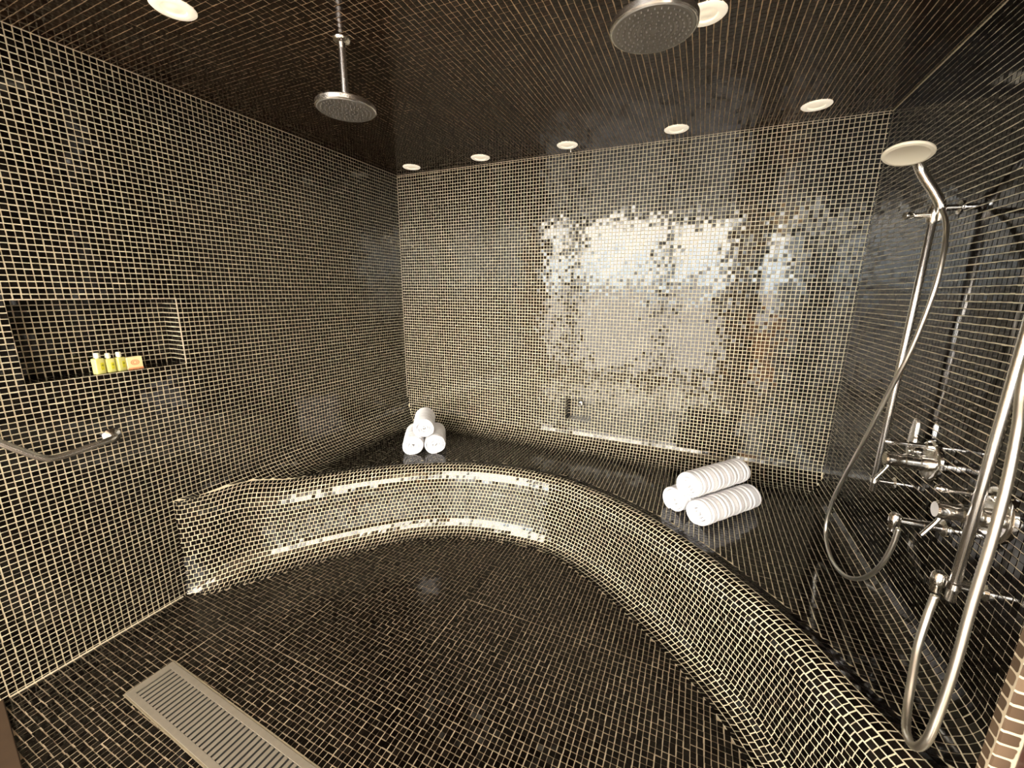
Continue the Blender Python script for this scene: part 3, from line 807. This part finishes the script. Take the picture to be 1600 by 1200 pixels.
# ------------------------------------------------------------------ steam outlet in the small back recess
st = thing('steam_nozzle', 'small chrome nozzle inside the square recess of the back wall', 'nozzle', (-.725, YB+.085, .742))
bm = bmesh.new(); add_lathe(bm, [(0, 0), (.022, 0), (.022, -.006), (.014, -.012), (0, -.012)], axis=(0, 1, 0), n=28)
obj('rosette', bm, M_chrome, st, smooth=True, angle=35)
bm = bmesh.new(); add_tube(bm, spline([(0, -.01, 0), (0, -.04, 0), (0, -.055, -.006)], 5), .009, n=14)
obj('spout', bm, M_chrome, st, smooth=True, angle=40)

# ------------------------------------------------------------------ rolled towels
def towel_mesh(name, R, Ln, turns, seed, sq=0.94):
    """a ribbon wound into a roll: outer wrap closed and creased, wound edge modelled at both ends"""
    rnd = random.Random(seed)
    bm = bmesh.new()
    NT = 26
    ph = turns*2*PI-PI/2-.25*math.sin(seed); r0 = .007; pitch = (R-r0)/turns; th_ = pitch*.93
    # section polygon: out along the spiral, back along its inside
    N_ = int(turns*NT)
    def sec(x, shrink, wob_, grow):
        o_, i_ = [], []
        for k in range(N_+1):
            a = 2*PI*k/NT; rr = r0+pitch*(k/NT)
            rr += .0012*math.sin(a*2.3+seed)+.0009*math.sin(a*3.7+seed*2)
            last = k > N_-NT-1
            g = grow if last else 0
            h = th_/2*(1-shrink)
            for lst, sgn in ((o_, 1), (i_, -1)):
                r_ = rr+sgn*h+(g if sgn > 0 else 0)
                y = r_*math.cos(-a+ph); z = r_*math.sin(-a+ph)
                z = z*sq if z > 0 else max(z*sq, -R*sq*.93)
                lst.append(Vector((x, y, z)))
        return o_+list(reversed(i_))
    xs_ = [0, .0015, .004, .008]; sh = [.75, .35, .1, 0]
    nm = 84
    cre = [(q_+.5+rnd.uniform(-.3, .3))/10 for q_ in range(10)]
    secs = []
    for x, s_ in zip(xs_, sh): secs.append((x, s_, 0))
    for i in range(1, nm):
        u_ = i/nm; x = .008+(Ln-.016)*u_
        g = sum(-.0030*math.exp(-((u_-c)/.010)**2)+.0016*math.exp(-((u_-c-.025)/.016)**2) for c in cre)+.0008*math.sin(u_*23+seed)
        secs.append((x, 0, g))
    for x, s_ in zip(reversed([Ln-a for a in xs_]), [0, 0, 0, 0]): pass
    for x, s_ in ((Ln-.008, 0), (Ln-.004, .1), (Ln-.0015, .35), (Ln, .75)): secs.append((x, s_, 0))
    rings = []
    for x, s_, g in secs: rings.append([bm.verts.new(v) for v in sec(x, s_, 0, g)])
    m_ = len(rings[0])
    for a, b_ in zip(rings, rings[1:]):
        for i in range(m_):
            j2 = (i+1) % m_; bm.faces.new((a[i], b_[i], b_[j2], a[j2]))
    for ring, rev in ((rings[0], True), (rings[-1], False)):
        h = m_//2
        for i in range(h-1):
            f = (ring[i], ring[i+1], ring[m_-2-i], ring[m_-1-i])
            bm.faces.new(f if rev else tuple(reversed(f)))
    bmesh.ops.recalc_face_normals(bm, faces=bm.faces)
    me = bpy.data.meshes.new(name); bm.to_mesh(me); bm.free(); me.materials.append(M_towel)
    for p in me.polygons: p.use_smooth = True
    return me
def towel(me, loc, ang, label, group, pitch=0, roll=0):
    o = bpy.data.objects.new('rolled_towel', me); COL.objects.link(o)
    o.rotation_mode = 'XYZ'
    o.location = loc; o.rotation_euler = (0, pitch, ang)
    return tag(o, label, 'towel', group)
def stack(front, ang, R, Ln, gap, labels, group, seeds, sq=.94, topshift=0.0):
    ax = Vector((math.cos(ang), math.sin(ang), 0)); sd = Vector((-ax.y, ax.x, 0))
    bz = ZB+R*sq*.93+.001
    f = Vector((*front, bz))
    towel(towel_mesh('rolled_towel', R, Ln, 4.6, seeds[0], sq), f-sd*(gap/2), ang, labels[0], group)
    towel(towel_mesh('rolled_towel', R, Ln, 4.4, seeds[1], sq), f+sd*(gap/2), ang, labels[1], group)
    hgt = math.sqrt(max(.001, (2*(R+.003)*sq)**2-(gap/2)**2))
    towel(towel_mesh('rolled_towel', R, Ln, 4.6, seeds[2], sq), f+Vector((0, 0, hgt*1.0))+ax*topshift, ang, labels[2], group)
stack((-1.628, 2.150), math.atan2(.83, -.56), .0725, .30, .150,
      ('white rolled towel, lower right of the pile in the back corner', 'white rolled towel, lower left of the pile in the back corner', 'white rolled towel on top of the pile in the back corner'),
      'rolled towels piled in the back corner', (1.1, 2.3, 3.7))
stack((.032, 2.045), math.atan2(.787, .617), .0695, .40, .150,
      ('white rolled towel lying in front at the bottom of the right pile', 'white rolled towel behind at the bottom of the right pile', 'white rolled towel on top of the right pile'),
      'rolled towels piled on the right of the bench', (0.4, 4.2, 5.9))

# ------------------------------------------------------------------ toiletries in the niche
def bottle(y, x, w, hgt, d, ang, label):
    t = thing('toiletry_bottle', label, 'bottle', (x, y, NI[2]), (0, 0, ang), 'small yellow bottles in the niche')
    bm = bmesh.new(); add_box(bm, -d/2, d/2, -w/2, w/2, 0, hgt, bevel=.004, seg=3)
    obj('body', bm, M_bottle, t, smooth=True, angle=40)
    bm = bmesh.new(); add_lathe(bm, [(0, hgt-.001), (.0065, hgt-.001), (.0065, hgt+.004), (.0095, hgt+.004), (.009, hgt+.021), (.007, hgt+.023), (0, hgt+.023)], n=20)
    obj('cap', bm, M_cap, t, smooth=True, angle=35)
    bm = bmesh.new(); add_box(bm, d/2, d/2+.0006, -.001, w/2-.006, hgt*.25, hgt*.72)
    lb = obj('label', bm, M_label, t)
    bm = bmesh.new(); add_lathe(bm, [(0, .0006), (.0042, .0006), (.0042, .0010), (0, .0010)], origin=(d/2, w*.17, hgt*.56), axis=(1, 0, 0), n=12)
    add_box(bm, d/2+.0006, d/2+.001, .002, w/2-.010, hgt*.33, hgt*.35)
    obj('printed_mark', bm, M_mark, lb)
bottle(.808, -2.266, .034, .066, .026, .25, 'pale yellow toiletry bottle farthest left in the wall niche')
bottle(.846, -2.275, .031, .060, .026, .18, 'yellow toiletry bottle between two others in the wall niche')
bottle(.884, -2.280, .031, .060, .026, .30, 'yellow toiletry bottle next to the soap box in the niche')
sb = thing('soap_box', 'cream and orange soap box with an oval emblem in the wall niche', 'soap box', (-2.282, .932, NI[2]), (0, 0, .10))
bm = bmesh.new(); add_box(bm, -.010, .010, -.029, .029, 0, .056, bevel=.001); obj('carton', bm, M_card, sb)
bm = bmesh.new(); add_box(bm, .0098, .0106, -.029, .029, 0.0002, .008)
for k in range(24):
    a0, a1 = 2*PI*k/24, 2*PI*(k+1)/24
    for ro, ri in ((1, .76), (.60, .36)):
        p4 = [(.0106, ro*.0165*math.cos(a0), .031+ro*.012*math.sin(a0)), (.0106, ro*.0165*math.cos(a1), .031+ro*.012*math.sin(a1)),
              (.0106, ri*.0165*math.cos(a1), .031+ri*.012*math.sin(a1)), (.0106, ri*.0165*math.cos(a0), .031+ri*.012*math.sin(a0))]
        add_quad(bm, p4)
obj('emblem', bm, M_cardor, sb)

# ------------------------------------------------------------------ bathroom behind the camera (seen in the glossy tiles)
BX0, BX1, BY, BZ = -3.6, 3.0, -2.05, 3.05
bm = bmesh.new(); add_box(bm, BX0, BX1, BY-.1, YF-.42, -.06, -.002); struct('floor_bathroom', bm, M_marble)
bm = bmesh.new(); add_box(bm, BX0, BX1, BY-.1, YF-.1, BZ, BZ+.1); struct('ceiling_bathroom', bm, M_white)
bm = bmesh.new(); add_box(bm, BX0-.1, BX0, BY-.1, YF, 0, BZ); struct('wall_west', bm, M_plaster)
bm = bmesh.new(); add_box(bm, BX1, BX1+.1, BY-.1, YF+.3, 0, BZ); struct('wall_east', bm, M_plaster)
bm = bmesh.new(); add_box(bm, BX0-.1, XL-.24, YF-.1, YF, 0, BZ); add_box(bm, XR+.14, BX1+.1, .64, .76, 0, BZ)
add_box(bm, BX0-.1, BX1+.1, YF-.2, YF-.1, ZC+.02, BZ)
struct('wall_partition', bm, M_plaster)
# window wall with openings
wins = [(-2.75, -2.30, .25, 2.85), (-2.16, -.62, .12, 2.85), (-.54, .36, .12, 2.75), (.66, 1.24, .08, 2.55), (1.46, 2.9, .95, 2.75)]  # last window, unseen, enlarged to brighten the bench front and left wall
zs = sorted({0, BZ, *[w_[2] for w_ in wins], *[w_[3] for w_ in wins]}); xw = sorted({BX0, BX1, *[w_[0] for w_ in wins], *[w_[1] for w_ in wins]})
bm = bmesh.new()
for i in range(len(xw)-1):
    z_open = [w_ for w_ in wins if w_[0] <= (xw[i]+xw[i+1])/2 <= w_[1]]
    segs = [(0, BZ)] if not z_open else [(0, z_open[0][2]), (z_open[0][3], BZ)]
    for z0, z1 in segs: add_box(bm, xw[i], xw[i+1], BY-.14, BY, z0, z1)
struct('wall_window', bm, M_plaster)
for k, w_ in enumerate(wins):
    bm = bmesh.new(); f_ = .03
    add_box(bm, w_[0], w_[1], BY-.09, BY-.04, w_[2], w_[2]+f_); add_box(bm, w_[0], w_[1], BY-.09, BY-.04, w_[3]-f_, w_[3])
    add_box(bm, w_[0], w_[0]+f_, BY-.09, BY-.04, w_[2]+f_, w_[3]-f_); add_box(bm, w_[1]-f_, w_[1], BY-.09, BY-.04, w_[2]+f_, w_[3]-f_)
    if w_[3]-w_[2] > 1.2: add_box(bm, w_[0]+f_, w_[1]-f_, BY-.08, BY-.05, 1.62, 1.67)
    struct('window_%d' % (k+1), bm, M_frame)
    pd = bpy.data.lights.new('sky_portal', 'AREA'); pd.shape = 'RECTANGLE'; pd.size = w_[1]-w_[0]; pd.size_y = w_[3]-w_[2]
    pd.cycles.is_portal = True
    po = bpy.data.objects.new('sky_portal', pd); COL.objects.link(po)
    po.location = ((w_[0]+w_[1])/2, BY-.13, (w_[2]+w_[3])/2); po.rotation_euler = (PI/2, 0, PI)

# unseen brown wall put outside so the tiles mirror it; warm globe lamp inside
M_brown = plain('garden_wall_brown', (0.55, 0.30, 0.15), rough=0.8, noise=0.15, nscale=6)
bm = bmesh.new(); add_box(bm, .55, 2.2, -3.6, -3.45, 0, 1.15, bevel=.01); struct('wall_garden', bm, M_brown)
gl = thing('globe_lamp', 'warm white globe lamp high on the bathroom wall, mirrored in the tiles', 'lamp', (1.30, BY, 2.74))
bm = bmesh.new(); add_lathe(bm, [(0, .001), (.05, .001), (.05, .015), (.012, .02), (.012, .10), (0, .10)], axis=(0, 1, 0), n=28)
obj('bracket', bm, M_chrome, gl, smooth=True, angle=40)
M_globe = plain('globe_glass', (0.9, 0.85, 0.7), rough=0.4, emit=(1.0, 0.74, 0.42), es=60)
bm = bmesh.new(); add_lathe(bm, [(.09*math.sin(a_*PI/16), -.09*math.cos(a_*PI/16)) for a_ in range(17)], origin=(0, .17, 0), n=32)
obj('globe', bm, M_globe, gl, smooth=True)
ld = bpy.data.lights.new('globe_light', 'POINT'); ld.energy = LAMP_W; ld.color = (1.0, 0.85, 0.62); ld.shadow_soft_size = 0.09
lo = bpy.data.objects.new('globe_light', ld); COL.objects.link(lo); lo.parent = gl; lo.location = (0, .30, 0)
